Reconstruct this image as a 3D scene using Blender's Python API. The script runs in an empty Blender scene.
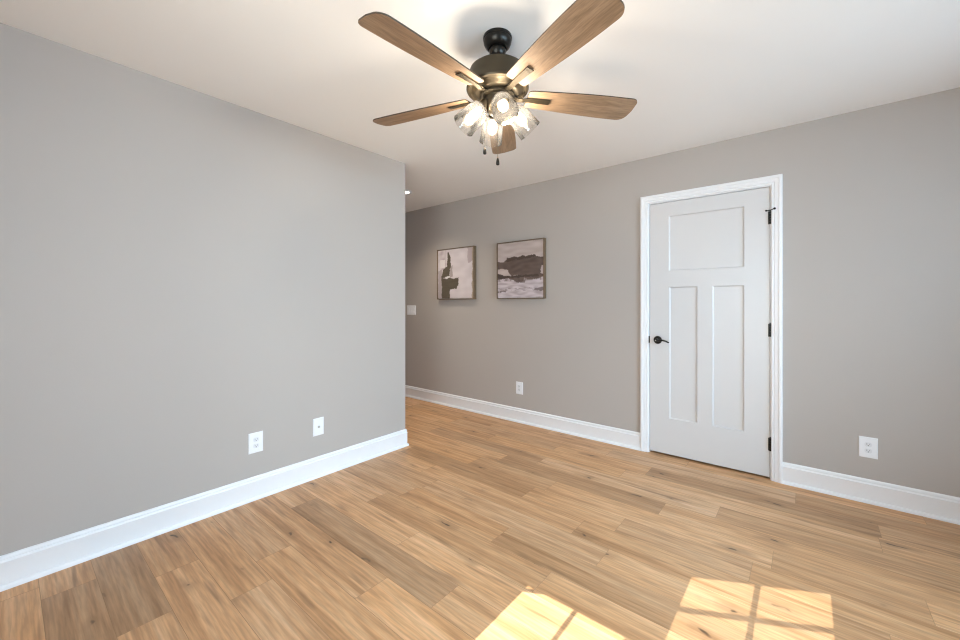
import bpy, bmesh, math, random
from mathutils import Vector, Matrix, noise

C = bpy.context.scene.collection
S = bpy.context.scene
PI = math.pi
random.seed(7)

# ------------------------------------------------------------------ camera
TH = 0.69095552          # the camera looks 39.6 degrees left of the door wall's normal
CAM_H = 1.233
cam_d = bpy.data.cameras.new('camera')
cam = bpy.data.objects.new('camera', cam_d); C.objects.link(cam)
cam.location = (0, 0, CAM_H); cam.rotation_euler = (PI/2, 0, TH)
cam_d.sensor_width = 36.0; cam_d.sensor_fit = 'HORIZONTAL'
cam_d.lens = 394.06/960*36.0
cam_d.shift_y = -(320-303.25)/960
cam_d.clip_start = 0.02
S.camera = cam

# ------------------------------------------------------------------ light of the place
SUN_T = 0.68             # tangent of the sun's elevation
SKY = 0.3
SKY_BAY = (25, (.56, .78, 1))                            # watts per square metre, colour
FILL_BAY = (44, (1, .98, .93))                         # unseen upward lamps added at the bay to brighten the ceiling
SKY_SIDE = (69, (.56, .775, 1))
DOWN = 75.0
SUN_COL = (1.0, .97, .92)
BULB_COL = (1.0, .86, .69)
SUN = 16.0
BULB = 6.0
world = bpy.data.worlds.new('sky'); S.world = world; world.cycles.sampling_method = 'NONE'; world.use_nodes = True
wn = world.node_tree; wn.nodes.clear()
wo = wn.nodes.new('ShaderNodeOutputWorld'); wb = wn.nodes.new('ShaderNodeBackground')
# pale sky above; below the horizon invented ground, brighter on the bay's side (-y) to lift the ceiling
SKY_COL, GROUND_DIM, GROUND_BRIGHT = (0.66, 0.84, 1.0), (0.55, 0.62, 0.60), (1.3, 1.25, 1.15)
wc = wn.nodes.new('ShaderNodeTexCoord'); ws = wn.nodes.new('ShaderNodeSeparateXYZ')
wn.links.new(wc.outputs['Generated'], ws.inputs[0])
def wmix(val, lo, hi, a, b):
    m = wn.nodes.new('ShaderNodeMapRange'); m.inputs['From Min'].default_value = lo; m.inputs['From Max'].default_value = hi
    wn.links.new(val, m.inputs['Value'])
    x = wn.nodes.new('ShaderNodeMix'); x.data_type = 'RGBA'; wn.links.new(m.outputs[0], x.inputs['Factor'])
    for n, c in (('A', a), ('B', b)):
        if isinstance(c, tuple): x.inputs[n].default_value = (*c, 1)
        else: wn.links.new(c, x.inputs[n])
    return x.outputs['Result']
ground = wmix(ws.outputs['Y'], -.75, -.35, GROUND_BRIGHT, GROUND_DIM)
wn.links.new(wmix(ws.outputs['Z'], -.02, .02, ground, SKY_COL), wb.inputs[0]); wb.inputs[1].default_value = SKY
wn.links.new(wb.outputs[0], wo.inputs[0])

sun_d = bpy.data.lights.new('sun', 'SUN'); sun_d.energy = SUN; sun_d.angle = math.radians(0.12)
sun_d.color = SUN_COL
sun = bpy.data.objects.new('sun', sun_d); C.objects.link(sun)
sun.rotation_euler = Vector((0, 1, -SUN_T)).to_track_quat('-Z', 'Y').to_euler()
sun.location = (0, -8, 6)

S.view_settings.view_transform = 'Standard'; S.view_settings.look = 'None'
S.view_settings.gamma = 1.0; S.view_settings.use_curve_mapping = False
S.view_settings.exposure = 0.0
S.cycles.filter_width = 1.2; S.cycles.use_denoising = True; S.cycles.use_adaptive_sampling = False
S.cycles.max_bounces = 12; S.cycles.glossy_bounces = 8; S.cycles.diffuse_bounces = 8; S.cycles.transparent_max_bounces = 16
S.cycles.sample_clamp_indirect = 8.0

# ------------------------------------------------------------------ sizes of the room
XL = -2.673; YD = 3.411; H = 2.4415; YC = 2.217     # left wall, door wall, ceiling, corner of the hall
XR = 1.70; XB = 0.52; YB = -1.30; XH = -5.4                     # right wall, bay's middle wall, end of the hall
BX = -0.44; SL = 0.5356                              # bay corner, slope of its right-hand wall
YR = YB + (XB-BX)*SL                               # the bay ends at XB, the rest of that wall is straight
RW0, RW1 = .35, 2.75                               # window in the right-hand wall

# ------------------------------------------------------------------ materials
def mat(name, col, rough=.5, metal=0.0, spec=.5):
    m = bpy.data.materials.new(name); m.use_nodes = True
    b = m.node_tree.nodes['Principled BSDF']
    b.inputs['Base Color'].default_value = (*col, 1)
    b.inputs['Roughness'].default_value = rough
    b.inputs['Metallic'].default_value = metal
    b.inputs['Specular IOR Level'].default_value = spec
    return m

def with_noise(m, scale, amount, bump=0.0, bscale=None, stretch=(1, 1, 1)):
    """slight mottling of the base colour and a fine surface texture"""
    t = m.node_tree; b = t.nodes['Principled BSDF']
    tc = t.nodes.new('ShaderNodeTexCoord'); mp = t.nodes.new('ShaderNodeMapping')
    mp.inputs['Scale'].default_value = stretch
    n = t.nodes.new('ShaderNodeTexNoise'); n.inputs['Scale'].default_value = scale; n.inputs['Detail'].default_value = 4
    t.links.new(tc.outputs['Object'], mp.inputs[0]); t.links.new(mp.outputs[0], n.inputs['Vector'])
    mx = t.nodes.new('ShaderNodeMix'); mx.data_type = 'RGBA'
    c = b.inputs['Base Color'].default_value
    mx.inputs['A'].default_value = [v*(1-amount) for v in c[:3]]+[1]
    mx.inputs['B'].default_value = [min(1, v*(1+amount)) for v in c[:3]]+[1]
    t.links.new(n.outputs['Fac'], mx.inputs['Factor']); t.links.new(mx.outputs['Result'], b.inputs['Base Color'])
    if bump:
        n2 = t.nodes.new('ShaderNodeTexNoise'); n2.inputs['Scale'].default_value = bscale or scale*6
        t.links.new(mp.outputs[0], n2.inputs['Vector'])
        bp = t.nodes.new('ShaderNodeBump'); bp.inputs['Strength'].default_value = bump; bp.inputs['Distance'].default_value = .002
        t.links.new(n2.outputs['Fac'], bp.inputs['Height']); t.links.new(bp.outputs[0], b.inputs['Normal'])
    return m

M = {}
M['wall'] = with_noise(mat('greige_wall_paint', (.455, .413, .382), .55, 0, .35), 3, .012, .08, 160)
M['ceiling'] = with_noise(mat('flat_ceiling_paint', (.92, .915, .905), .9, 0, .2), 3, .012, .06, 140)
M['trim'] = with_noise(mat('white_semigloss_trim', (.84, .84, .855), .35), 6, .01)
M['door'] = with_noise(mat('white_door_paint', (.66, .645, .645), .34), 6, .01, .05, 120)
M['bronze'] = with_noise(mat('oil_rubbed_bronze', (.055, .044, .028), .45, .7), 20, .2)
M['bronze_dark'] = with_noise(mat('dark_bronze', (.022, .019, .016), .32, .7), 20, .2)
M['black'] = mat('black_void', (.008, .008, .008), .6)
M['hinge'] = with_noise(mat('dark_hinge_metal', (.03, .027, .024), .35, .8), 30, .2)
M['plate'] = with_noise(mat('white_plastic', (.84, .84, .86), .3), 20, .01)
M['receptacle'] = mat('receptacle_shade_grey', (.75, .75, .77), .35)  # greyer than the plates: stands in for the shadow outlining each socket face
M['slot'] = mat('slot_dark', (.04, .04, .045), .6)
M['frame'] = with_noise(mat('brown_frame_wood', (.17, .115, .07), .5), 40, .3, stretch=(1, 1, 1))
M['chrome'] = with_noise(mat('chain_metal', (.20, .17, .13), .3, .9), 30, .1)
M['satin'] = with_noise(mat('satin_metal', (.55, .53, .50), .3, .9), 30, .05)

def thin_glass(name, tint, ior=1.45, rough=.02, extra=0.0):
    m = bpy.data.materials.new(name); m.use_nodes = True; t = m.node_tree; t.nodes.clear()
    o = t.nodes.new('ShaderNodeOutputMaterial'); mx = t.nodes.new('ShaderNodeMixShader')
    tr = t.nodes.new('ShaderNodeBsdfTransparent'); tr.inputs[0].default_value = (*tint, 1)
    gl = t.nodes.new('ShaderNodeBsdfGlossy'); gl.inputs['Roughness'].default_value = rough
    fr = t.nodes.new('ShaderNodeFresnel'); fr.inputs[0].default_value = ior
    f = fr.outputs[0]
    if extra:                                           # seeds and ripples in the glass
        tc = t.nodes.new('ShaderNodeTexCoord')
        n = t.nodes.new('ShaderNodeTexNoise'); n.inputs['Scale'].default_value = 130; n.inputs['Detail'].default_value = 3
        t.links.new(tc.outputs['Object'], n.inputs['Vector'])
        bp = t.nodes.new('ShaderNodeBump'); bp.inputs['Strength'].default_value = .3; bp.inputs['Distance'].default_value = .003
        t.links.new(n.outputs['Fac'], bp.inputs['Height'])
        t.links.new(bp.outputs[0], fr.inputs['Normal'])
        ad = t.nodes.new('ShaderNodeMath'); ad.operation = 'MULTIPLY_ADD'
        ad.inputs[1].default_value = 1.0; ad.inputs[2].default_value = extra; ad.use_clamp = True
        t.links.new(f, ad.inputs[0]); f = ad.outputs[0]
    t.links.new(f, mx.inputs[0]); t.links.new(tr.outputs[0], mx.inputs[1]); t.links.new(gl.outputs[0], mx.inputs[2])
    sh = mx.outputs[0]
    if extra:
        tl = t.nodes.new('ShaderNodeBsdfTranslucent'); m2 = t.nodes.new('ShaderNodeMixShader'); m2.inputs[0].default_value = .010
        t.links.new(sh, m2.inputs[1]); t.links.new(tl.outputs[0], m2.inputs[2]); sh = m2.outputs[0]
    t.links.new(sh, o.inputs[0])
    return m
M['glass'] = thin_glass('window_glass', (.96, .98, .97))
M['shade'] = thin_glass('seeded_clear_glass', (.95, .94, .92), 1.5, .035, .02)

def emit(name, col, st):
    m = bpy.data.materials.new(name); m.use_nodes = True
    b = m.node_tree.nodes['Principled BSDF']
    b.inputs['Base Color'].default_value = (*col, 1)
    b.inputs['Emission Color'].default_value = (*col, 1); b.inputs['Emission Strength'].default_value = st
    return m
mb_ = bpy.data.materials.new('glowing_bulb'); mb_.use_nodes = True; t_ = mb_.node_tree; t_.nodes.clear()
o_ = t_.nodes.new('ShaderNodeOutputMaterial'); a_ = t_.nodes.new('ShaderNodeAddShader'); x_ = t_.nodes.new('ShaderNodeBsdfTransparent'); e_ = t_.nodes.new('ShaderNodeEmission')
e_.inputs[0].default_value = (1.0, .80, .50, 1); e_.inputs[1].default_value = 1.6; mb_.cycles.emission_sampling = 'NONE'
t_.links.new(x_.outputs[0], a_.inputs[0]); t_.links.new(e_.outputs[0], a_.inputs[1]); t_.links.new(a_.outputs[0], o_.inputs[0])
M['bulb'] = mb_
M['filament'] = emit('bulb_filament', (1.0, .74, .42), 9.0); M['filament'].cycles.emission_sampling = 'NONE'
M['led'] = emit('downlight_lens', (1.0, .90, .76), 8.0); M['led'].cycles.emission_sampling = 'NONE'

def wood(name, light, mid, dark, along=1.0, across=20.0, coord='Object', fine=160.0, rough=.45, knots=False, tone=False):
    m = bpy.data.materials.new(name); m.use_nodes = True; t = m.node_tree; b = t.nodes['Principled BSDF']
    L = t.links.new; N = t.nodes.new
    if coord == 'UV':
        uv = N('ShaderNodeUVMap'); uv.uv_map = 'plank'; src = uv.outputs[0]
    else:
        tc = N('ShaderNodeTexCoord'); src = tc.outputs['Object']
    def mapped(sx, sy, sz=1.0):
        mp = N('ShaderNodeMapping'); mp.inputs['Scale'].default_value = (sx, sy, sz); L(src, mp.inputs[0]); return mp.outputs[0]
    n1 = N('ShaderNodeTexNoise'); n1.inputs['Scale'].default_value = 1.0; n1.inputs['Detail'].default_value = 5
    n1.inputs['Distortion'].default_value = 1.2; L(mapped(along, across), n1.inputs['Vector'])
    n2 = N('ShaderNodeTexNoise'); n2.inputs['Scale'].default_value = 1.0; n2.inputs['Detail'].default_value = 3
    L(mapped(along*7, fine), n2.inputs['Vector'])
    rp = N('ShaderNodeValToRGB'); cr = rp.color_ramp
    cr.elements[0].position = .30; cr.elements[0].color = (*dark, 1)
    cr.elements[1].position = .70; cr.elements[1].color = (*light, 1)
    e = cr.elements.new(.48); e.color = (*mid, 1)
    L(n1.outputs['Fac'], rp.inputs[0])
    # fine pores
    pr = N('ShaderNodeMapRange'); pr.inputs['From Min'].default_value = .35; pr.inputs['From Max'].default_value = .65
    pr.inputs['To Min'].default_value = .80; pr.inputs['To Max'].default_value = 1.08; L(n2.outputs['Fac'], pr.inputs['Value'])
    mu = N('ShaderNodeVectorMath'); mu.operation = 'SCALE'; L(rp.outputs[0], mu.inputs[0]); L(pr.outputs[0], mu.inputs['Scale'])
    col = mu.outputs[0]
    if tone:
        at = N('ShaderNodeAttribute'); at.attribute_name = 'tone'
        sp = N('ShaderNodeVectorMath'); sp.operation = 'MULTIPLY'; L(col, sp.inputs[0]); L(at.outputs['Color'], sp.inputs[1]); col = sp.outputs[0]
    if knots:
        nd = N('ShaderNodeTexNoise'); nd.inputs['Scale'].default_value = 9; L(src, nd.inputs['Vector'])
        mxv = N('ShaderNodeVectorMath'); mxv.operation = 'MULTIPLY_ADD'; mxv.inputs[1].default_value = (.35, .35, 0)
        L(nd.outputs['Color'], mxv.inputs[0]); L(mapped(1.7, 4.6), mxv.inputs[2])
        vo = N('ShaderNodeTexVoronoi'); vo.inputs['Scale'].default_value = 1.0; vo.voronoi_dimensions = '2D'
        L(mxv.outputs[0], vo.inputs['Vector'])
        sc = N('ShaderNodeSeparateColor'); L(vo.outputs['Color'], sc.inputs[0])
        gate = N('ShaderNodeMapRange'); gate.inputs['From Min'].default_value = .25; gate.inputs['From Max'].default_value = .7
        gate.inputs['To Min'].default_value = 0; gate.inputs['To Max'].default_value = 1.0; L(sc.outputs[0], gate.inputs['Value'])
        for r0, r1, kc, amt in ((.03, .20, (.26, .14, .065), .5), (.008, .045, (.055, .03, .016), .92)):
            k = N('ShaderNodeMapRange'); k.interpolation_type = 'SMOOTHSTEP'
            k.inputs['From Min'].default_value = r0; k.inputs['From Max'].default_value = r1
            k.inputs['To Min'].default_value = amt; k.inputs['To Max'].default_value = 0
            L(vo.outputs['Distance'], k.inputs['Value'])
            ml = N('ShaderNodeMath'); ml.operation = 'MULTIPLY'; L(k.outputs[0], ml.inputs[0]); L(gate.outputs[0], ml.inputs[1])
            mx = N('ShaderNodeMix'); mx.data_type = 'RGBA'; L(ml.outputs[0], mx.inputs['Factor']); L(col, mx.inputs['A'])
            mx.inputs['B'].default_value = (*kc, 1); col = mx.outputs['Result']
        # long thin dark mineral streaks
        n3 = N('ShaderNodeTexNoise'); n3.inputs['Scale'].default_value = 1.0; n3.inputs['Detail'].default_value = 2
        L(mapped(2.1, 26), n3.inputs['Vector'])
        k = N('ShaderNodeMapRange'); k.inputs['From Min'].default_value = .62; k.inputs['From Max'].default_value = .74
        k.inputs['To Min'].default_value = 0; k.inputs['To Max'].default_value = .6; L(n3.outputs['Fac'], k.inputs['Value'])
        mx = N('ShaderNodeMix'); mx.data_type = 'RGBA'; L(k.outputs[0], mx.inputs['Factor']); L(col, mx.inputs['A'])
        mx.inputs['B'].default_value = (.20, .105, .05, 1); col = mx.outputs['Result']
    L(col, b.inputs['Base Color'])
    b.inputs['Roughness'].default_value = rough
    bp = N('ShaderNodeBump'); bp.inputs['Strength'].default_value = .12; bp.inputs['Distance'].default_value = .001
    L(n2.outputs['Fac'], bp.inputs['Height']); L(bp.outputs[0], b.inputs['Normal'])
    return m
M['floor'] = wood('oak_plank', (.69, .425, .235), (.60, .335, .165), (.455, .238, .108), .9, 19, 'UV', 95, .5, True, True)
M['groove'] = mat('plank_edge', (.34, .20, .10), .7)
M['blade'] = wood('blade_oak_veneer', (.36, .245, .155), (.295, .195, .12), (.215, .14, .082), 2.5, 34, 'Object', 220, .6)
M['blade_edge'] = with_noise(mat('blade_dark_edge', (.05, .034, .022), .5), 40, .2)

# ------------------------------------------------------------------ helpers
def obj(name, bm, m, parent=None, smooth=None):
    me = bpy.data.meshes.new(name)
    bmesh.ops.recalc_face_normals(bm, faces=bm.faces)
    bm.to_mesh(me); bm.free()
    for k in (m if isinstance(m, (list, tuple)) else [m]): me.materials.append(k)
    o = bpy.data.objects.new(name, me); C.objects.link(o)
    if parent: o.parent = parent
    if smooth is not None:
        me.polygons.foreach_set('use_smooth', [True]*len(me.polygons))
        if smooth: me.set_sharp_from_angle(angle=math.radians(smooth))
    return o

def thing(name, label, cat, loc=(0, 0, 0), rotz=0, group=None):
    o = bpy.data.objects.new(name, None); C.objects.link(o); o.empty_display_size = .05
    o.location = loc; o.rotation_euler = (0, 0, rotz); o['label'] = label; o['category'] = cat
    if group: o['group'] = group
    return o

def struct(name, bm, m, label=None, smooth=None):
    o = obj(name, bm, m, None, smooth); o['kind'] = 'structure'
    if label: o['label'] = label
    return o

def box(bm, x0, x1, y0, y1, z0, z1, mi=0):
    v = [bm.verts.new(p) for p in ((x0,y0,z0),(x1,y0,z0),(x1,y1,z0),(x0,y1,z0),(x0,y0,z1),(x1,y0,z1),(x1,y1,z1),(x0,y1,z1))]
    for f in ((0,3,2,1),(4,5,6,7),(0,1,5,4),(1,2,6,5),(2,3,7,6),(3,0,4,7)):
        bm.faces.new([v[i] for i in f]).material_index = mi
    return v

def bevelled(x0, x1, y0, y1, z0, z1, r, seg=2):
    bm = bmesh.new(); box(bm, x0, x1, y0, y1, z0, z1)
    bmesh.ops.bevel(bm, geom=bm.edges[:], offset=r, segments=seg, profile=.5, affect='EDGES')
    return bm

def lathe(bm, prof, n=40, mtx=None, mi=0):
    """revolve (r, z) points about z; r = 0 closes to a point"""
    mtx = mtx or Matrix.Identity(4); rings = []
    for r, z in prof:
        if r < 1e-6: rings.append([bm.verts.new(mtx @ Vector((0, 0, z)))])
        else: rings.append([bm.verts.new(mtx @ Vector((r*math.cos(2*PI*k/n), r*math.sin(2*PI*k/n), z))) for k in range(n)])
    for a, b in zip(rings, rings[1:]):
        for k in range(n):
            q = [a[k % len(a)], a[(k+1) % len(a)], b[(k+1) % len(b)], b[k % len(b)]]
            u = []
            for w in q:
                if w not in u: u.append(w)
            if len(u) > 2:
                f = bm.faces.new(u); f.material_index = mi
    return bm

def tube(bm, pts, rad, n=10, mi=0, caps=True):
    pts = [Vector(p) for p in pts]; rads = rad if isinstance(rad, (list, tuple)) else [rad]*len(pts)
    rings = []; up = None
    for i, p in enumerate(pts):
        t = (pts[min(i+1, len(pts)-1)]-pts[max(i-1, 0)]).normalized()
        if up is None: up = t.orthogonal().normalized()
        up = (up-t*up.dot(t)).normalized(); s = t.cross(up)
        rings.append([bm.verts.new(p+(up*math.cos(2*PI*k/n)+s*math.sin(2*PI*k/n))*rads[i]) for k in range(n)])
    for a, b in zip(rings, rings[1:]):
        for k in range(n):
            bm.faces.new((a[k], a[(k+1) % n], b[(k+1) % n], b[k])).material_index = mi
    if caps: bm.faces.new(rings[0]); bm.faces.new(rings[-1])

def sweep(path, prof, closed_prof=True):
    """sweep (offset, z) profile along a floor path; the room lies to the right of the walking direction"""
    bm = bmesh.new(); P = [Vector(p) for p in path]; cols = []
    for i, p in enumerate(P):
        d0 = (P[i]-P[i-1]).normalized() if i else None
        d1 = (P[i+1]-P[i]).normalized() if i < len(P)-1 else None
        n0 = Vector((d0.y, -d0.x)) if d0 else None; n1 = Vector((d1.y, -d1.x)) if d1 else None
        if n0 and n1:
            mm = (n0+n1).normalized(); mm = mm/mm.dot(n0)
        else: mm = n0 or n1
        cols.append([bm.verts.new((p.x+mm.x*o, p.y+mm.y*o, z)) for o, z in prof])
    k = len(prof)
    for a, b in zip(cols, cols[1:]):
        for j in range(k): bm.faces.new((a[j], a[(j+1) % k], b[(j+1) % k], b[j]))
    bm.faces.new(cols[0]); bm.faces.new(cols[-1])
    return bm

def prism(bm, pts, y0, y1, mi=0):
    """extrude an (x, z) outline between y0 and y1"""
    a = [bm.verts.new((x, y0, z)) for x, z in pts]; b = [bm.verts.new((x, y1, z)) for x, z in pts]
    n = len(pts)
    bm.faces.new(a).material_index = mi; bm.faces.new(b[::-1]).material_index = mi
    for i in range(n): bm.faces.new((a[i], b[i], b[(i+1) % n], a[(i+1) % n])).material_index = mi

# ------------------------------------------------------------------ floor: oak planks running along the door wall
ROW = .167; Y0 = .433
KNOWN = {-2: [-2.447, -1.25], -1: [-1.96], 0: [-2.253, -1.05], 1: [-1.84], 2: [-2.022, -.83], 3: [-1.45, -.25], 4: [-2.385, -1.17],
         5: [-2.75, -1.606, -.40], 6: [-2.1, -.9], 7: [-1.254, -.05], 8: [-1.975, -.76], 9: [-2.17, -.968, .24], 10: [-2.60, -1.395, -.797, -.195],
         11: [-2.0, -1.326, -.124, .382], 12: [-1.86, -.665], 13: [-2.8, -1.6, -.40], 14: [-2.23, -1.024, .294],
         15: [-.89, .308], 16: [-1.25, -.05], 17: [-1.9, -.7, .52]}
TONE = {(-2, -1.25): .80, (-1, -1.96): .72, (0, -2.253): .86, (4, -1.17): .78, (10, -1.395): .74, (12, -.665): .76, (15, .308): .74, (13, -.40): 1.12,
        (17, .52): 1.06, (16, -.05): 1.10, (0, -1.05): 1.04, (8, -.76): .98, (1, -1.84): 1.0, (2, -2.022): .95}
bm = bmesh.new(); uvl = bm.loops.layers.uv.new('plank'); tl = bm.loops.layers.float_color.new('tone')
FX0, FX1 = XH-.15, XR+.12
rp = random.Random(21)
for k in range(-11, 24):
    ya, yb = Y0+ROW*k, Y0+ROW*(k+1)
    js = sorted(KNOWN.get(k, [rp.uniform(-1.8, -.6)]))
    while js[0] > FX0: js.insert(0, js[0]-rp.choice((1.2, 1.2, .9, .75)))
    while js[-1] < FX1: js.append(js[-1]+rp.choice((1.2, 1.2, .9, .6)))
    for a, b in zip(js, js[1:]):
        a_, b_ = max(a, FX0), min(b, FX1)
        if b_-a_ < .01: continue
        t = TONE.get((k, b))
        if t is None: t = rp.triangular(.78, 1.16, 1.0)
        warm = rp.uniform(-.035, .035)
        if (k, b) in ((16, -.05), (13, -.40)): warm = -.07
        tc = (t*(1+warm), t, t*(1-warm*1.6), 1)
        ou, ov = rp.uniform(0, 60), rp.uniform(0, 60); fl = rp.choice((-1, 1))
        ins = .0008; dz = .0008
        o = [bm.verts.new(p) for p in ((a_, ya, -dz), (b_, ya, -dz), (b_, yb, -dz), (a_, yb, -dz))]
        i_ = [bm.verts.new(p) for p in ((a_+ins, ya+ins, 0), (b_-ins, ya+ins, 0), (b_-ins, yb-ins, 0), (a_+ins, yb-ins, 0))]
        fs = [(bm.faces.new(i_), 0)]
        for q in range(4): fs.append((bm.faces.new((o[q], o[(q+1) % 4], i_[(q+1) % 4], i_[q])), 1))
        for f, mi in fs:
            f.material_index = mi
            for l in f.loops:
                l[uvl].uv = (l.vert.co.x*fl+ou, l.vert.co.y-ya+ov); l[tl] = tc
box(bm, FX0, FX1, Y0-ROW*11, Y0+ROW*24, -.12, -.0009, 1)
struct('floor', bm, [M['floor'], M['groove']], 'light oak plank floor running along the door wall')

# ------------------------------------------------------------------ walls and ceiling
WT = .12
bm = bmesh.new()
cp = [(XH-.15, YC-.15), (XL-.1, YC-.15), (XL-.1, YB+.32), (-2.0, YB+.0), (BX, YB+.0), (XB, YR), (XR+.08, YR), (XR+.08, YD+1.1), (XH-.15, YD+1.1)]
lo = [bm.verts.new((x, y, H)) for x, y in cp]; hi = [bm.verts.new((x, y, H+.1)) for x, y in cp]
bm.faces.new(lo); bm.faces.new(hi)
for i in range(len(cp)): bm.faces.new((lo[i], lo[(i+1) % len(cp)], hi[(i+1) % len(cp)], hi[i]))
struct('ceiling', bm, M['ceiling'], 'flat white ceiling')
bm = bmesh.new()                                              # left wall turns the corner into the hall
prism_pts = [(XL, YB-.1), (XL, YC), (XH, YC), (XH, YC-WT), (XL-WT, YC-WT), (XL-WT, YB-.1)]
lo = [bm.verts.new((x, y, -.05)) for x, y in prism_pts]; hi = [bm.verts.new((x, y, H)) for x, y in prism_pts]
bm.faces.new(lo); bm.faces.new(hi)
for i in range(6): bm.faces.new((lo[i], lo[(i+1) % 6], hi[(i+1) % 6], hi[i]))
struct('wall_left', bm, M['wall'], 'warm grey painted wall on the left, ending at the hall opening')
DX0, DX1, DZ = -.9995, -.1905, 2.0505                          # clear opening of the door frame
bm = bmesh.new()
J = .018
box(bm, XH, DX0-J, YD, YD+WT, -.05, H); box(bm, DX1+J, XR, YD, YD+WT, -.05, H); box(bm, DX0-J, DX1+J, YD, YD+WT, DZ+J, H)
bmesh.ops.remove_doubles(bm, verts=bm.verts, dist=1e-5)
struct('wall_back', bm, M['wall'], 'warm grey painted wall with the white door')
bm = bmesh.new(); box(bm, XH-WT, XH, YC-WT, YD+WT, -.05, H); struct('wall_hall', bm, M['wall'])
bm = bmesh.new()                                              # closet behind the door
box(bm, DX0-.3, DX0-.25, YD+WT, YD+.95, -.05, H); box(bm, DX1+.25, DX1+.3, YD+WT, YD+.95, -.05, H); box(bm, DX0-.3, DX1+.3, YD+.95, YD+1.0, -.05, H)
struct('wall_closet', bm, M['wall'])

def window_wall(name, p0, p1, holes, ext0=0, ext1=0):
    """a wall from p0 to p1 (floor points), its outer face on that line, with holes [(u0,u1,z0,z1)] measured along it"""
    p0, p1 = Vector(p0), Vector(p1); d = (p1-p0); L = d.length; d.normalize(); n = Vector((-d.y, d.x))   # towards the room
    T = .10; us = [-ext0]+[h[k] for h in holes for k in (0, 1)]+[L+ext1]; bm = bmesh.new()
    for i in range(len(us)-1):
        u0, u1 = us[i], us[i+1]
        if i % 2 == 0: box(bm, u0, u1, 0, T, -.05, H)
        else:
            _, _, z0, z1 = holes[i//2]; box(bm, u0, u1, 0, T, -.05, z0); box(bm, u0, u1, 0, T, z1, H)
    M4 = Matrix(((d.x, n.x, 0, p0.x), (d.y, n.y, 0, p0.y), (0, 0, 1, 0), (0, 0, 0, 1)))
    bm.transform(M4); struct(name, bm, M['wall'])
    return M4

def window(name, M4, u0, u1, z0, z1, mu, mz, sky, up_fill=None, shadow_bar=None, fw=.075):
    """sash frame, muntins at mu / mz, glass; the clear opening is u0..u1, z0..z1 in the wall's outer face"""
    bm = bmesh.new(); d = .03
    box(bm, u0-fw, u0, -.01, d, z0-fw, z1+fw); box(bm, u1, u1+fw, -.01, d, z0-fw, z1+fw)
    box(bm, u0, u1, -.01, d, z1, z1+fw); box(bm, u0, u1, -.01, d, z0-fw, z0)
    for u in mu: box(bm, u-.0095, u+.0095, .002, .012, z0, z1)
    for z in mz: box(bm, u0, u1, .002, .012, z-.0085, z+.0085)
    if shadow_bar:  # unseen bar added to cast the thin dark band across the sun patch
        (ua, za), (ub, zb) = shadow_bar; prism(bm, [(ua, za-.006), (ub, zb-.006), (ub, zb+.006), (ua, za+.006)], .002, .012)
    bm.transform(M4); o = obj(name, bm, M['trim']); o['kind'] = 'structure'
    bm = bmesh.new(); box(bm, u0-.01, u1+.01, .005, .009, z0-.01, z1+.01); bm.transform(M4); g = obj('window_glass', bm, M['glass'], o)
    bm = bmesh.new(); box(bm, u0-fw-.02, u1+fw+.02, .085, .14, z0-fw-.03, z0-fw-.002); bm.transform(M4); obj('window_sill', bm, M['trim'], o)
    # daylight of the sky coming down through this window; at the bay also an added upward lamp for the ceiling
    for kind, tilt, pc in (('skylight', -37, sky), ('ceiling_fill', 40, up_fill)):
        if not pc: continue
        pw, c = pc
        ld = bpy.data.lights.new(kind, 'AREA'); ld.shape = 'RECTANGLE'; ld.size = u1-u0+.5; ld.size_y = z1-z0+.5
        ld.energy = pw*ld.size*ld.size_y; ld.color = c
        lo = bpy.data.objects.new(kind, ld); C.objects.link(lo)
        lo.matrix_world = M4 @ Matrix.Translation(((u0+u1)/2, -.75, (z0+z1)/2-.55*math.sin(math.radians(tilt)))) @ Matrix.Rotation(math.radians(90+tilt), 4, 'X')

fw = .075
# middle of the bay
HC = (1.469-YB)*SUN_T; ZS = .55
x0c = -2.0
def cu(x): return x-x0c
mw = window_wall('wall_bay', (x0c, YB), (BX, YB), [(cu(-1.70)-fw, cu(-1.22)+fw, ZS-fw, HC+fw), (cu(-.934)-fw, cu(-.488)+fw+.0, ZS-fw, HC+fw)][1:], .0, .03)
window('window_1', mw, cu(-.934), cu(-.488), ZS, HC, [cu(-.711)], [1.30, .93], SKY_BAY, FILL_BAY, ((cu(-.945), (1.413-YB)*SUN_T), (cu(-.84), (1.472-YB)*SUN_T)), fw=fw)
# right-hand wall of the bay, at 28 degrees
cw = math.sqrt(1+SL*SL)
def ru(x): return (x-BX)*cw
HRt = (1.984-(YB+(-.401-BX)*SL))*SUN_T; HRm = (1.723-(YB+(-.401-BX)*SL))*SUN_T
rw = window_wall('wall_bay_right', (BX, YB), (XB, YR), [(ru(-.401)-fw, ru(.095)+fw, ZS-fw, HRt+fw)], .0, .05)
window('window_2', rw, ru(-.401), ru(.095), ZS, HRt, [ru(-.158)], [HRm, 1.52, 1.0], SKY_BAY, FILL_BAY, fw=fw)
window_wall('wall_front', (XB, YR), (XR+.1, YR), [])
# left-hand wall of the bay, plain
window_wall('wall_bay_left', (XL-.05, YB+.40), (x0c, YB), [], .08, .03)
# right-hand wall, with a double window that lights the left wall
rr = window_wall('wall_right', (XR+.10, YR-.1), (XR+.10, YD+WT), [(RW0-(YR-.1)-.04, RW1-(YR-.1)+.04, .56, 2.09)])
RU0, RU1 = RW0-(YR-.1), RW1-(YR-.1)
window('window_3', rr, RU0, RU1, .60, 2.05, [(RU0*3+RU1)/4, (RU0+RU1)/2, (RU0+RU1*3)/4], [1.0, 1.35, 1.7], SKY_SIDE, fw=.04)

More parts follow.
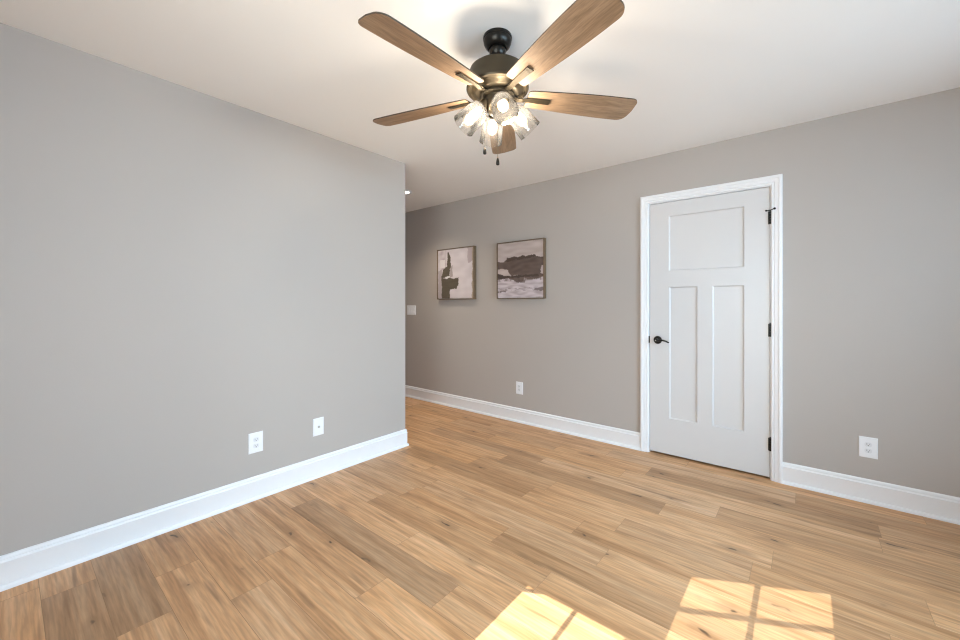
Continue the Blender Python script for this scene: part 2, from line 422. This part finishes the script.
# ------------------------------------------------------------------ baseboards
BB = [(0, 0), (.023, 0), (.023, .009), (.021, .016), (.017, .020), (.0125, .021), (.0125, .108), (.014, .112), (.014, .117),
      (.0095, .121), (.008, .126), (.0105, .130), (.0105, .136), (.0075, .142), (.004, .145), (0, .145)]
struct('baseboard_left', sweep([(XL, YB+.42), (XL, YC), (XH, YC)], BB), M['trim'], 'white baseboard of the left wall', 30)
struct('baseboard_back', sweep([(XH, YD), (-1.067, YD)], BB), M['trim'], 'white baseboard left of the door', 30)
struct('baseboard_right', sweep([(-.125, YD), (XR, YD), (XR, YR+.10), (XB+.05, YR+.10)], BB), M['trim'], 'white baseboard right of the door', 30)

# ------------------------------------------------------------------ door frame, door
bm = bmesh.new()
box(bm, DX0-J, DX0, YD-.001, YD+WT, 0, DZ); box(bm, DX1, DX1+J, YD-.001, YD+WT, 0, DZ); box(bm, DX0-J, DX1+J, YD-.001, YD+WT, DZ, DZ+J)
box(bm, DX0, DX0+.011, YD+.042, YD+.08, 0, DZ); box(bm, DX1-.011, DX1, YD+.042, YD+.08, 0, DZ); box(bm, DX0+.011, DX1-.011, YD+.042, YD+.08, DZ-.011, DZ)
CP = [(0, 0), (0, .009), (.004, .012), (.011, .0125), (.014, .010), (.017, .010), (.020, .0145), (.040, .0165), (.043, .0205), (.055, .0215), (.0615, .019), (.0625, .012), (.0625, 0)]
rows = []
for (cx, cz, sx, sz) in ((DX0-.005, 0, -1, 0), (DX0-.005, DZ+.006, -1, 1), (DX1+.005, DZ+.006, 1, 1), (DX1+.005, 0, 1, 0)):
    rows.append([bm.verts.new((cx+sx*o, YD-t, cz+sz*o)) for o, t in CP])
for a, b in zip(rows, rows[1:]):
    for j in range(len(CP)): k = (j+1) % len(CP); bm.faces.new((a[j], a[k], b[k], b[j]))
bm.faces.new(rows[0]); bm.faces.new(rows[-1])
struct('trim_1', bm, M['trim'], 'white moulded casing around the door', 25)

# slab: stiles and rails with three sunk panels
sx0, sx1, sz0, sz1 = DX0+.0045, DX1-.004, .018, DZ-.0045; yf = YD+.001; DT = .035
PAN = [(-.850, -.343, 1.494, 1.935), (-.846, -.645, .306, 1.364), (-.543, -.343, .306, 1.364)]
bm = bmesh.new()
xs = sorted({sx0, sx1, -.850, -.343, -.846, -.645, -.543}); zs = sorted({sz0, sz1, 1.494, 1.935, .306, 1.364})
V = {}
def vv(x, y, z):
    k = (round(x, 5), round(y, 5), round(z, 5))
    if k not in V: V[k] = bm.verts.new((x, y, z))
    return V[k]
for i in range(len(xs)-1):
    for j in range(len(zs)-1):
        mx_, mz_ = (xs[i]+xs[i+1])/2, (zs[j]+zs[j+1])/2
        if any(a < mx_ < b and c < mz_ < d for a, b, c, d in PAN): continue
        bm.faces.new((vv(xs[i], yf, zs[j]), vv(xs[i+1], yf, zs[j]), vv(xs[i+1], yf, zs[j+1]), vv(xs[i], yf, zs[j+1])))
for a, b, c, d in PAN:
    prev = None
    for off, dep in ((0, 0), (.0015, .004), (.006, .0075), (.0075, .0105)):
        ring = [(a+off, c+off), (b-off, c+off), (b-off, d-off), (a+off, d-off)]
        if prev is None: prev = [bm.verts.new((x, yf, z)) for x, z in ring]; continue
        cur = [bm.verts.new((x, yf+dep, z)) for x, z in ring]
        for q in range(4): bm.faces.new((prev[q], prev[(q+1) % 4], cur[(q+1) % 4], cur[q]))
        prev = cur
    bm.faces.new(prev)
bmesh.ops.remove_doubles(bm, verts=bm.verts, dist=1e-5)
o_ = [bm.verts.new((x, yf+DT, z)) for x, z in ((sx0, sz0), (sx1, sz0), (sx1, sz1), (sx0, sz1))]; bm.faces.new(o_)
f_ = [bm.verts.new((x, yf, z)) for x, z in ((sx0, sz0), (sx1, sz0), (sx1, sz1), (sx0, sz1))]
for q in range(4): bm.faces.new((f_[q], f_[(q+1) % 4], o_[(q+1) % 4], o_[q]))
door = struct('door_1', bm, M['door'], 'white closet door with one wide panel above two tall panels')
# hinges
for zc, stop in ((1.830, True), (1.044, False), (.248, False)):
    bm = bmesh.new()
    hx = DX1-.001
    for q in range(5): lathe(bm, [(0, 0), (.0062, .0004), (.0062, .0172), (0, .0176)], 14, Matrix.Translation((hx, YD-.006, zc-.045+.018*q)))
    lathe(bm, [(0, 0), (.0045, .001), (.005, .005), (.003, .008), (0, .009)], 12, Matrix.Translation((hx, YD-.006, zc+.045)))
    box(bm, hx-.012, hx, YD-.0006, YD+.0005, zc-.045, zc+.045)
    box(bm, hx+.0005, hx+.007, YD-.0022, YD-.0005, zc-.045, zc+.045)
    h = obj('hinge', bm, M['hinge'], door, 40)
    if stop:
        bm = bmesh.new()
        tube(bm, [(hx-.022, YD-.020, zc+.048), (hx-.010, YD-.012, zc+.050), (hx, YD-.008, zc+.051), (hx+.012, YD-.020, zc+.053), (hx+.026, YD-.032, zc+.054)], .0035, 10)
        lathe(bm, [(0, 0), (.007, .001), (.0075, .010), (.005, .013), (0, .014)], 14, Matrix.Translation((hx+.026, YD-.032, zc+.054)) @ Matrix.Rotation(PI/2, 4, 'X') @ Matrix.Translation((0, 0, -.003)))
        lathe(bm, [(0, 0), (.006, .001), (.006, .008), (0, .009)], 14, Matrix.Translation((hx-.022, YD-.016, zc+.048)) @ Matrix.Rotation(PI/2, 4, 'X'))
        obj('door_stop', bm, M['hinge'], h, 40)
# lever handle
KX, KZ = -.934, .933
bm = bmesh.new(); R = Matrix.Translation((KX, yf, KZ)) @ Matrix.Rotation(PI/2, 4, 'X')
lathe(bm, [(0, 0), (.0325, 0), (.0325, .003), (.030, .007), (.026, .0085), (.024, .0105), (.017, .012), (.0125, .014), (.0125, .040), (.014, .043), (.014, .058), (.011, .061), (0, .0615)], 36, R)
hd = obj('door_handle', bm, M['hinge'], door, 35)
bm = bmesh.new()
tube(bm, [(KX-.004, yf-.052, KZ), (KX+.015, yf-.053, KZ-.001), (KX+.035, yf-.054, KZ+.002), (KX+.055, yf-.055, KZ+.003), (KX+.075, yf-.055, KZ-.003), (KX+.092, yf-.054, KZ-.011), (KX+.100, yf-.053, KZ-.013)],
     [.011, .0095, .008, .0072, .0066, .0062, .004], 12)
obj('lever', bm, M['hinge'], hd, 50)
bm = bmesh.new(); lathe(bm, [(0, 0), (.0045, 0), (.0045, .0015), (0, .002)], 14, R @ Matrix.Translation((0, 0, .0613)))
obj('keyhole_button', bm, M['satin'], hd, 40)
bm = bmesh.new(); box(bm, DX0-.0055, DX0+.001, YD-.0035, YD+.012, KZ-.028, KZ+.028)
obj('latch_strike', bm, M['hinge'], door)

# ------------------------------------------------------------------ wall plates
def duplex(bm_parent, zc):
    bm = bmesh.new()
    pts = []
    for k in range(28):
        a = 2*PI*k/28; x = .0172*math.cos(a); z = .0172*math.sin(a); pts.append((x, max(-.0135, min(.0135, z))))
    prism(bm, [(x, z+zc) for x, z in pts], -.0085, -.004)
    r = obj('receptacle', bm, M['receptacle'], bm_parent)
    for x, w, h_, dz in ((-.0063, .0022, .0085, .003), (.0063, .0022, .0068, .003), (0, .0048, .0048, -.0065)):
        b2 = bmesh.new(); box(b2, x-w/2, x+w/2, -.0089, -.0084, zc+dz-h_/2, zc+dz+h_/2); obj('slot', b2, M['slot'], r)

def plate_mesh(w, h):
    bm = bmesh.new()
    rings = []
    for y, i_ in ((0, 0), (-.0035, 0), (-.0058, .0025), (-.0066, .007)):
        rings.append([bm.verts.new((sx*(w/2-i_), y, sz*(h/2-i_))) for sx, sz in ((-1, -1), (1, -1), (1, 1), (-1, 1))])
    for a, b in zip(rings, rings[1:]):
        for q in range(4): bm.faces.new((a[q], a[(q+1) % 4], b[(q+1) % 4], b[q]))
    bm.faces.new(rings[0]); bm.faces.new(rings[-1])
    return bm

def screw(parent, x, z, y=-.0066):
    bm = bmesh.new(); lathe(bm, [(0, 0), (.0032, 0), (.0026, .0012), (0, .0014)], 12, Matrix.Translation((x, y, z)) @ Matrix.Rotation(PI/2, 4, 'X'))
    obj('screw', bm, M['plate'], parent, 40)

def outlet(loc, rz, label):
    t = thing('wall_outlet', label, 'outlet', loc, rz, 'electric outlets on the walls')
    p = obj('cover_plate', plate_mesh(.0845, .127), M['plate'], t)
    for zc in (.0195, -.0195): duplex(t, zc)
    screw(t, 0, 0)
    return t
outlet((.297, YD, .341), 0, 'white double outlet low on the grey wall right of the door')
outlet((XL, 1.013, .356), PI/2, 'white double outlet low on the left wall, nearer the camera than the cable plate')
# cable jack
t = thing('cable_jack', 'white cable jack plate with one small round socket, low on left wall', 'wall plate', (XL, 1.427, .356), PI/2)
obj('cover_plate', plate_mesh(.078, .123), M['plate'], t)
bm = bmesh.new(); Ry = Matrix.Translation((0, -.0064, 0)) @ Matrix.Rotation(PI/2, 4, 'X')
lathe(bm, [(0, 0), (.0078, 0), (.0078, .003), (.0050, .0032), (.0050, .010), (.0036, .0102), (.0034, .006), (0, .006)], 6 if False else 20, Ry)
obj('coaxial_socket', bm, M['satin'], t, 40)
screw(t, 0, .041); screw(t, 0, -.041)
# plate under the pictures: a rectangular outlet insert
t = thing('wall_outlet', 'small white outlet plate low on the back wall beneath the right-hand picture', 'outlet', (-2.288, YD, .354), 0, 'electric outlets on the walls')
obj('cover_plate', plate_mesh(.084, .127), M['plate'], t)
bm = bevelled(-.0168, .0168, -.0082, -.003, -.0335, .0335, .001, 2)
ins_ = obj('receptacle', bm, M['receptacle'], t)
for zc in (.0185, -.0185):
    for x, w, h_, dz in ((-.0063, .0022, .0085, .003), (.0063, .0022, .0068, .003), (0, .0045, .0045, -.0065)):
        b2 = bmesh.new(); box(b2, x-w/2, x+w/2, -.0086, -.0081, zc+dz-h_/2, zc+dz+h_/2); obj('slot', b2, M['slot'], ins_)
screw(t, 0, .0485); screw(t, 0, -.0485)
# switches in the hall
t = thing('light_switch', 'white three-gang light switch plate on the hall wall left of the pictures', 'light switch', (-3.985, YD, 1.143), 0)
obj('cover_plate', plate_mesh(.168, .124), M['plate'], t)
for x in (-.046, 0, .046):
    bm = bmesh.new()
    prism(bm, [(x-.0165, -.033), (x+.0165, -.033), (x+.0165, .033), (x-.0165, .033)], -.0072, -.003)
    obj('switch_frame', bm, M['plate'], t)
    bm = bmesh.new()
    a = [bm.verts.new(p) for p in ((x-.015, -.0072, -.031), (x+.015, -.0072, -.031), (x+.015, -.0072, .031), (x-.015, -.0072, .031))]
    b = [bm.verts.new(p) for p in ((x-.0145, -.0125, -.030), (x+.0145, -.0125, -.030), (x+.0145, -.0082, .030), (x-.0145, -.0082, .030))]
    c = [bm.verts.new(p) for p in ((x-.0145, -.0088, 0), (x+.0145, -.0088, 0))]
    bm.faces.new(a); bm.faces.new((b[0], b[1], c[1], c[0])); bm.faces.new((c[0], c[1], b[2], b[3]))
    bm.faces.new((a[0], a[1], b[1], b[0])); bm.faces.new((a[2], a[3], b[3], b[2]))
    bm.faces.new((a[1], a[2], b[2], c[1], b[1])); bm.faces.new((a[3], a[0], b[0], c[0], b[3]))
    obj('rocker', bm, M['plate'], t)

# ------------------------------------------------------------------ the two abstract pictures
def inside(poly, u, v):
    r = False; n = len(poly)
    for i in range(n):
        (x0, y0), (x1, y1) = poly[i], poly[i-1]
        if (y0 > v) != (y1 > v) and u < (x1-x0)*(v-y0)/(y1-y0)+x0: r = not r
    return r
def srgb(r, g, b): return tuple(((c/255)/12.92 if c <= 10 else (((c/255)+.055)/1.055)**2.4) for c in (r, g, b))
def lerp(a, b, t): return tuple(x+(y-x)*t for x, y in zip(a, b))
def paint_a(u, v):
    j1 = noise.noise((u*14, v*14, 1.3))*.018+noise.noise((u*50, v*50, 4.1))*.008
    j2 = noise.noise((u*14, v*14, 8.3))*.018+noise.noise((u*50, v*50, 9.1))*.008
    a, b = u+j1, v+j2
    base = lerp(srgb(212, 203, 204), srgb(192, 180, 182), .5+.5*noise.noise((u*5, v*9, 2)))
    if inside([(.84, -.1), (.98, -.1), (.98, .27), (.85, .30)], a, b): base = srgb(176, 160, 160)
    if inside([(0, .0), (.24, 0), (.26, .34), (.12, .42), (0, .33)], a, b): base = lerp(srgb(176, 162, 165), srgb(205, 196, 197), max(0, min(1, .5+1.6*noise.noise((u*9, v*9, 5)))))
    if inside([(.05, .2), (.2, .2), (.22, .36), (.08, .38)], a, b): base = srgb(214, 207, 207)
    if inside([(.0, .42), (.12, .40), (.12, 1.1), (.0, 1.1)], a, b): base = srgb(168, 156, 156)
    if inside([(.36, .36), (.43, .33), (.43, .55), (.36, .6)], a, b): base = srgb(160, 147, 145)
    if inside([(.975, 0), (1.1, 0), (1.1, 1), (.96, 1)], a, b): base = srgb(158, 142, 126)
    dk = lerp(srgb(78, 68, 56), srgb(98, 87, 72), .5+.5*noise.noise((u*4, v*24, 3)))
    for P in ([(.29, .04), (.33, .05), (.375, .25), (.37, .36), (.34, .40), (.27, .36), (.28, .18)],
              [(.25, .34), (.36, .34), (.34, .55), (.20, .58), (.09, .55), (.16, .40)],
              [(.10, .56), (.22, .60), (.36, .58), (.45, .61), (.60, .58), (.59, .73), (.54, .80), (.36, .82), (.34, 1.1), (.10, 1.1), (.12, .8)]):
        if inside(P, a, b): base = dk
    if inside([(.20, .555), (.36, .545), (.36, .58), (.27, .595)], a, b): base = srgb(208, 202, 200)
    return base
def paint_b(u, v):
    j1 = noise.noise((u*9, v*16, 1.7))*.03+noise.noise((u*50, v*50, 4.9))*.008
    j2 = noise.noise((u*9, v*16, 7.3))*.022+noise.noise((u*40, v*60, 9.5))*.010
    a, b = u+j1, v+j2
    base = lerp(srgb(196, 182, 178), srgb(172, 155, 148), .5+.7*noise.noise((u*4, v*16, 2)))
    if v > .6: base = lerp(srgb(204, 192, 196), srgb(172, 158, 160), max(0, min(1, .4+1.2*noise.noise((u*6, v*26, 12)))))
    dk = lerp(srgb(84, 68, 61), srgb(108, 91, 83), .5+.6*noise.noise((u*7, v*18, 3)))
    for P in ([(-.1, .33), (.16, .34), (.21, .27), (.85, .25), (.87, .29), (1.1, .30), (1.1, .62), (.9, .68), (.66, .68), (.45, .60), (.30, .585), (.24, .50), (.12, .46), (-.1, .46)],
              [(-.1, .555), (.12, .585), (.40, .60), (.62, .64), (.60, .70), (.45, .72), (.30, .66), (-.1, .645)]):
        if inside(P, a, b): base = dk
    if inside([(.22, .28), (.85, .255), (.86, .29), (.20, .34)], a, b): base = srgb(78, 63, 56)
    if inside([(-.1, .575), (.3, .60), (.9, .60), (.9, .64), (-.1, .645)], a, b) and inside([(-.1, .3), (1.1, .3), (1.1, .7), (-.1, .7)], u, v): base = srgb(74, 60, 54)
    if inside([(.96, .45), (1.1, .42), (1.1, .6), (.94, .58)], a, b): base = srgb(188, 172, 170)
    for P in ([(.38, .70), (.66, .69), (.62, .74), (.45, .74)], [(.0, .875), (.18, .87), (.19, .90), (.0, .90)], [(.82, .85), (1.1, .80), (1.1, .88), (.86, .885)]):
        if inside(P, a, b): base = lerp(base, srgb(100, 84, 80), .8)
    if .64 < v < .70 and noise.noise((u*20, v*8, 20)) > .05: base = lerp(base, srgb(110, 94, 88), .6)
    if .82 < v < .88 and noise.noise((u*13, v*60, 30)) > .12: base = lerp(base, srgb(130, 114, 112), .6)
    return base
mc = bpy.data.materials.new('painted_canvas'); mc.use_nodes = True
at = mc.node_tree.nodes.new('ShaderNodeVertexColor'); at.layer_name = 'paint'
b_ = mc.node_tree.nodes['Principled BSDF']; mc.node_tree.links.new(at.outputs[0], b_.inputs['Base Color']); b_.inputs['Roughness'].default_value = .7
nz = mc.node_tree.nodes.new('ShaderNodeTexNoise'); nz.inputs['Scale'].default_value = 300
bpn = mc.node_tree.nodes.new('ShaderNodeBump'); bpn.inputs['Strength'].default_value = .2; bpn.inputs['Distance'].default_value = .001
mc.node_tree.links.new(nz.outputs[0], bpn.inputs['Height']); mc.node_tree.links.new(bpn.outputs[0], b_.inputs['Normal'])

def picture(xa, xb, za, zb, fn, label, dep=.045):
    w, h = xb-xa, zb-za; t = thing('wall_art', label, 'picture', ((xa+xb)/2, YD, za), 0, 'abstract pictures on the back wall')
    fr = .009; bm = bmesh.new()
    for a, b, c, d in ((-w/2, -w/2+fr, 0, h), (w/2-fr, w/2, 0, h), (-w/2+fr, w/2-fr, 0, fr), (-w/2+fr, w/2-fr, h-fr, h)): box(bm, a, b, -dep, -.002, c, d)
    bmesh.ops.remove_doubles(bm, verts=bm.verts, dist=1e-6)
    obj('frame', bm, M['frame'], t)
    g = fr+.003; n = 110; bm = bmesh.new(); cl = bm.loops.layers.float_color.new('paint')
    grid = [[bm.verts.new((-w/2+g+(w-2*g)*i/n, -dep+.005, g+(h-2*g)*j/n)) for i in range(n+1)] for j in range(n+1)]
    for j in range(n):
        for i in range(n):
            f = bm.faces.new((grid[j][i], grid[j][i+1], grid[j+1][i+1], grid[j+1][i]))
            c = fn((i+.5)/n, 1-(j+.5)/n)
            for l in f.loops: l[cl] = (*c, 1)
    box(bm, -w/2+fr, w/2-fr, -dep+.02, -.003, fr, h-fr)
    # the stretched canvas's own sides
    e_ = [bm.verts.new((x, -dep+.02, z)) for x, z in ((-w/2+g, g), (w/2-g, g), (w/2-g, h-g), (-w/2+g, h-g))]
    cs = [grid[0][0], grid[0][n], grid[n][n], grid[n][0]]
    sides = ([grid[0][i] for i in range(n+1)], [grid[j][n] for j in range(n+1)], [grid[n][n-i] for i in range(n+1)], [grid[n-j][0] for j in range(n+1)])
    for q in range(4):
        f = bm.faces.new([e_[q]]+sides[q]+[e_[(q+1) % 4]])
    for f in bm.faces:
        for l in f.loops:
            if sum(l[cl][:3]) == 0 or len(f.verts) != 4: l[cl] = (.4, .36, .34, 1)
    obj('canvas', bm, mc, t)
    return t
picture(-3.462, -2.872, 1.279, 1.881, paint_a, 'square framed abstract, left of the pair, dark upright figure shape on pale ground')
picture(-2.552, -1.972, 1.280, 1.875, paint_b, 'square framed abstract, right of the pair, broad dark brown band across the middle')

# ------------------------------------------------------------------ ceiling fan
FX, FY = -1.0795, 1.430
fan = thing('ceiling_fan', 'five-blade oak and bronze ceiling fan with four lit clear glass shades', 'ceiling fan', (FX, FY, H))
# children are built with z measured down from the ceiling
def Z(z): return z-H
bm = bmesh.new()
lathe(bm, [(0, 0), (.064, 0), (.0655, -.004), (.0655, -.012), (.063, -.015), (.064, -.018), (.0625, -.029), (.056, -.043), (.046, -.053), (.041, -.055), (.037, -.053), (0, -.053)], 48)
obj('canopy', bm, M['bronze_dark'], fan, 35)
bm = bmesh.new()
lathe(bm, [(0, -.048), (.034, -.052), (.0385, -.064), (.037, -.078), (.030, -.088), (.018, -.091), (.014, -.094), (.014, -.112), (.026, -.114), (.028, -.134), (0, -.134)], 36)
obj('hanger_ball', bm, M['bronze_dark'], fan, 35)
bm = bmesh.new()
P = [(0, 2.312), (.040, 2.312), (.085, 2.305), (.112, 2.297), (.125, 2.287), (.1305, 2.272), (.1325, 2.245), (.136, 2.222), (.1405, 2.212), (.1415, 2.203), (.138, 2.196), (.130, 2.194), (.127, 2.198),
     (.118, 2.199), (.106, 2.193), (.100, 2.184), (.092, 2.180), (.060, 2.180), (0, 2.180)]
lathe(bm, [(r, Z(z)) for r, z in P], 64)
obj('motor_housing', bm, M['bronze'], fan, 30)
bm = bmesh.new()
lathe(bm, [(r, Z(z)) for r, z in ((0, 2.184), (.074, 2.184), (.077, 2.178), (.077, 2.168), (.073, 2.164), (.059, 2.162), (.0575, 2.156), (.058, 2.130), (.054, 2.112), (.040, 2.098), (.020, 2.092), (.010, 2.084), (0, 2.082))], 48)
obj('switch_housing', bm, M['bronze'], fan, 35)

# blades: each turns about the shaft; local x runs outward
ZB = Z(2.176); PITCH = math.radians(-12)
def blade_outline():
    """half outline of a blade: (x, y_lo, y_hi)"""
    top, bot = [], []
    x0, x1 = .140, .672
    N = 26
    for i in range(N+1):
        s = i/N; x = x0+(x1-x0)*s
        hw = .050+.024*math.sin(min(1, s/.85)*PI/2)
        top.append((x, hw)); bot.append((x, -hw))
    # trim the corners of the tip and of the root
    pts = []
    def arc(cx, cy, r, a0, a1, n=7): return [(cx+r*math.cos(a0+(a1-a0)*k/n), cy+r*math.sin(a0+(a1-a0)*k/n)) for k in range(n+1)]
    hw = top[-1][1]
    body_top = [p for p in top if x0+.014 < p[0] < x1-.045]; body_bot = [p for p in bot if x0+.014 < p[0] < x1-.030]
    tip = arc(x1-.030, -hw+.030, .030, -PI/2, -.05)+[(x1+.004, 0)]+arc(x1-.045, hw-.045, .045, .05, PI/2)
    root = [(x0+.010, .050), (x0, .044), (x0, -.044), (x0+.010, -.050)]
    return body_bot+tip+body_top[::-1]+root
OUT = blade_outline()
def blade_mesh():
    bm = bmesh.new(); T = .0028; bev = .0012
    lay = []
    for z, k in ((-T, 0), (T, 0)): lay.append([bm.verts.new((x, y, z)) for x, y in OUT])
    n = len(OUT)
    f = bm.faces.new(lay[0]); f.material_index = 0
    f = bm.faces.new(lay[1]); f.material_index = 0
    for i in range(n): bm.faces.new((lay[0][i], lay[0][(i+1) % n], lay[1][(i+1) % n], lay[1][i])).material_index = 1
    return bm
def iron_mesh():
    """flat bronze arm under the blade, narrow at the hub"""
    bm = bmesh.new()
    prof = [(.060, .014, -.004), (.080, .012, -.006), (.098, .011, -.012), (.115, .0115, -.013), (.132, .0125, -.0085), (.150, .0135, -.0070), (.250, .0165, -.0070)]
    T = .004; rows = []
    for x, hw, z in prof:
        rows.append([bm.verts.new(p) for p in ((x, -hw, z-T/2), (x, hw, z-T/2), (x, hw, z+T/2), (x, -hw, z+T/2))])
    for a, b in zip(rows, rows[1:]):
        for q in range(4): bm.faces.new((a[q], a[(q+1) % 4], b[(q+1) % 4], b[q]))
    bm.faces.new(rows[0]); bm.faces.new(rows[-1])
    bmesh.ops.recalc_face_normals(bm, faces=bm.faces)
    bmesh.ops.bevel(bm, geom=[e for e in bm.edges], offset=.0008, segments=1, affect='EDGES')
    for x, y in ((.175, 0), (.230, .008), (.230, -.008)):
        lathe(bm, [(0, -.0095), (.0028, -.0094), (.0034, -.0088), (.0034, -.0075)], 10, Matrix.Translation((x, y, 0)))
    return bm
A0 = 6.3
first = None
for k in range(5):
    a = math.radians(A0+72*k)
    # camera-frame angle from "straight away", clockwise seen from above -> world direction
    dx = -math.sin(TH)*math.cos(a)+math.cos(TH)*math.sin(a); dy = math.cos(TH)*math.cos(a)+math.sin(TH)*math.sin(a)
    rz = math.atan2(dy, dx)
    if first is None:
        bl = obj('blade', blade_mesh(), [M['blade'], M['blade_edge']], fan)
        ir = obj('blade_iron', iron_mesh(), M['bronze'], bl)
        first = (bl, ir)
    else:
        bl = first[0].copy(); C.objects.link(bl); bl.parent = fan
        ir = first[1].copy(); C.objects.link(ir); ir.parent = bl
    bl.location = (0, 0, ZB)
    bl.rotation_euler = (Matrix.Rotation(rz, 3, 'Z') @ Matrix.Rotation(PITCH, 3, 'X')).to_euler()

# light kit: four arms, glass shades, bulbs
def arm_mesh():
    bm = bmesh.new()
    tube(bm, [(.030, 0, Z(2.138)), (.042, 0, Z(2.142)), (.052, 0, Z(2.141)), (.060, 0, Z(2.134))], [.010, .0085, .0085, .010], 14)
    return bm
TILT = math.radians(42.7); base = Vector((.050, 0, Z(2.141)))
AX = Matrix.Translation(base) @ Matrix.Rotation(-TILT, 4, 'Y') @ Matrix.Rotation(PI, 4, 'X') @ Matrix.Scale(1.08, 4)   # local +z runs out along the shade's axis
def socket(bm): lathe(bm, [(0, 0), (.019, .001), (.0215, .006), (.0215, .030), (.025, .033), (.026, .038), (.022, .040), (.017, .041), (0, .041)], 28, AX)
def shade_mesh():
    bm = bmesh.new()
    pr = [(.021, .028), (.028, .030), (.036, .036), (.0415, .047), (.0445, .062), (.047, .085), (.049, .110), (.0508, .135), (.0515, .142), (.0520, .1445),
          (.0503, .1445), (.0488, .135), (.047, .110), (.045, .085), (.0425, .062), (.0395, .048), (.034, .0385), (.027, .0325), (.021, .031)]
    lathe(bm, pr, 40, AX); return bm
def bulb_mesh():
    bm = bmesh.new()
    pr = [(0, .038), (.012, .039), (.0125, .048), (.016, .056), (.0205, .068), (.0225, .080), (.0215, .092), (.017, .103), (.010, .110), (0, .113)]
    lathe(bm, pr, 24, AX); return bm
def filament_mesh():
    bm = bmesh.new()
    for q in range(4):
        a = PI/2*q; d = Vector((math.cos(a), math.sin(a), 0))
        tube(bm, [AX @ (d*.004+Vector((0, 0, .050))), AX @ (d*.008+Vector((0, 0, .092)))], .0011, 6)
    tube(bm, [AX @ Vector((0, 0, .040)), AX @ Vector((0, 0, .056))], .003, 8)
    return bm
lamp_d = bpy.data.lights.new('bulb_light', 'POINT'); lamp_d.energy = BULB; lamp_d.color = BULB_COL; lamp_d.shadow_soft_size = .022
proto = None
for k in range(4):
    a = math.radians(170+90*k)
    dx = -math.sin(TH)*math.cos(a)+math.cos(TH)*math.sin(a); dy = math.cos(TH)*math.cos(a)+math.sin(TH)*math.sin(a)
    rz = math.atan2(dy, dx)
    if proto is None:
        bm = arm_mesh(); socket(bm); ar = obj('lamp_arm', bm, M['bronze'], fan, 40)
        sh = obj('lamp_shade', shade_mesh(), M['shade'], ar, 60); bu = obj('light_bulb', bulb_mesh(), M['bulb'], ar, 60); fi = obj('filament', filament_mesh(), M['filament'], bu)
        proto = (ar, sh, bu, fi)
    else:
        ar = proto[0].copy(); C.objects.link(ar); ar.parent = fan
        for q in (1, 2): c = proto[q].copy(); C.objects.link(c); c.parent = ar
        f_ = proto[3].copy(); C.objects.link(f_); f_.parent = c
    ar.rotation_euler = (0, 0, rz)
    lo = bpy.data.objects.new('bulb_light', lamp_d); C.objects.link(lo); lo.parent = ar; lo.location = AX @ Vector((0, 0, .078))

# pull chains
def chain(X, D, ztop, zbot):
    """X to the right and D away from the camera, from the shaft"""
    x = math.cos(TH)*X-math.sin(TH)*D; y = math.sin(TH)*X+math.cos(TH)*D
    bm = bmesh.new(); z = ztop
    while z > zbot+.033:
        lathe(bm, [(0, .0016), (.0012, .0011), (.0016, 0), (.0012, -.0011), (0, -.0016)], 8, Matrix.Translation((x, y, Z(z)))); z -= .0036
    tube(bm, [(x, y, Z(ztop)), (x, y, Z(zbot+.031))], .0006, 6)
    ch = obj('pull_chain', bm, M['chrome'], fan, 60)
    bm = bmesh.new(); lathe(bm, [(0, .034), (.0022, .0335), (.0035, .030), (.006, .022), (.0078, .010), (.0074, .002), (.005, 0), (0, -.0005)], 18, Matrix.Translation((x, y, Z(zbot))))
    obj('pull_fob', bm, M['bronze_dark'], ch, 50)
chain(-.0575, .012, 2.135, 1.914)
chain(0.0, -.030, 2.092, 1.850)

# ------------------------------------------------------------------ downlight in the hall ceiling
DLX, DLY = -3.36, 2.775
t = thing('recessed_downlight', 'small lit round downlight in the hall ceiling beyond the left wall corner', 'downlight', (DLX, DLY, H))
bm = bmesh.new(); lathe(bm, [(.055, 0), (.085, 0), (.086, -.003), (.082, -.006), (.062, -.008), (.055, -.004)], 40)
bm.faces.ensure_lookup_table()
obj('trim_ring', bm, M['trim'], t, 35)
bm = bmesh.new(); lathe(bm, [(0, -.0005), (.0575, -.0005), (.0575, -.004), (0, -.0045)], 40); obj('lens', bm, M['led'], t, 35)
ll = bpy.data.lights.new('downlight_light', 'SPOT'); ll.energy = DOWN; ll.color = (1.0, .88, .72); ll.spot_size = math.radians(125); ll.spot_blend = 1.0; ll.shadow_soft_size = .05
lo = bpy.data.objects.new('downlight_light', ll); C.objects.link(lo); lo.location = (0, 0, -.012); lo.parent = t
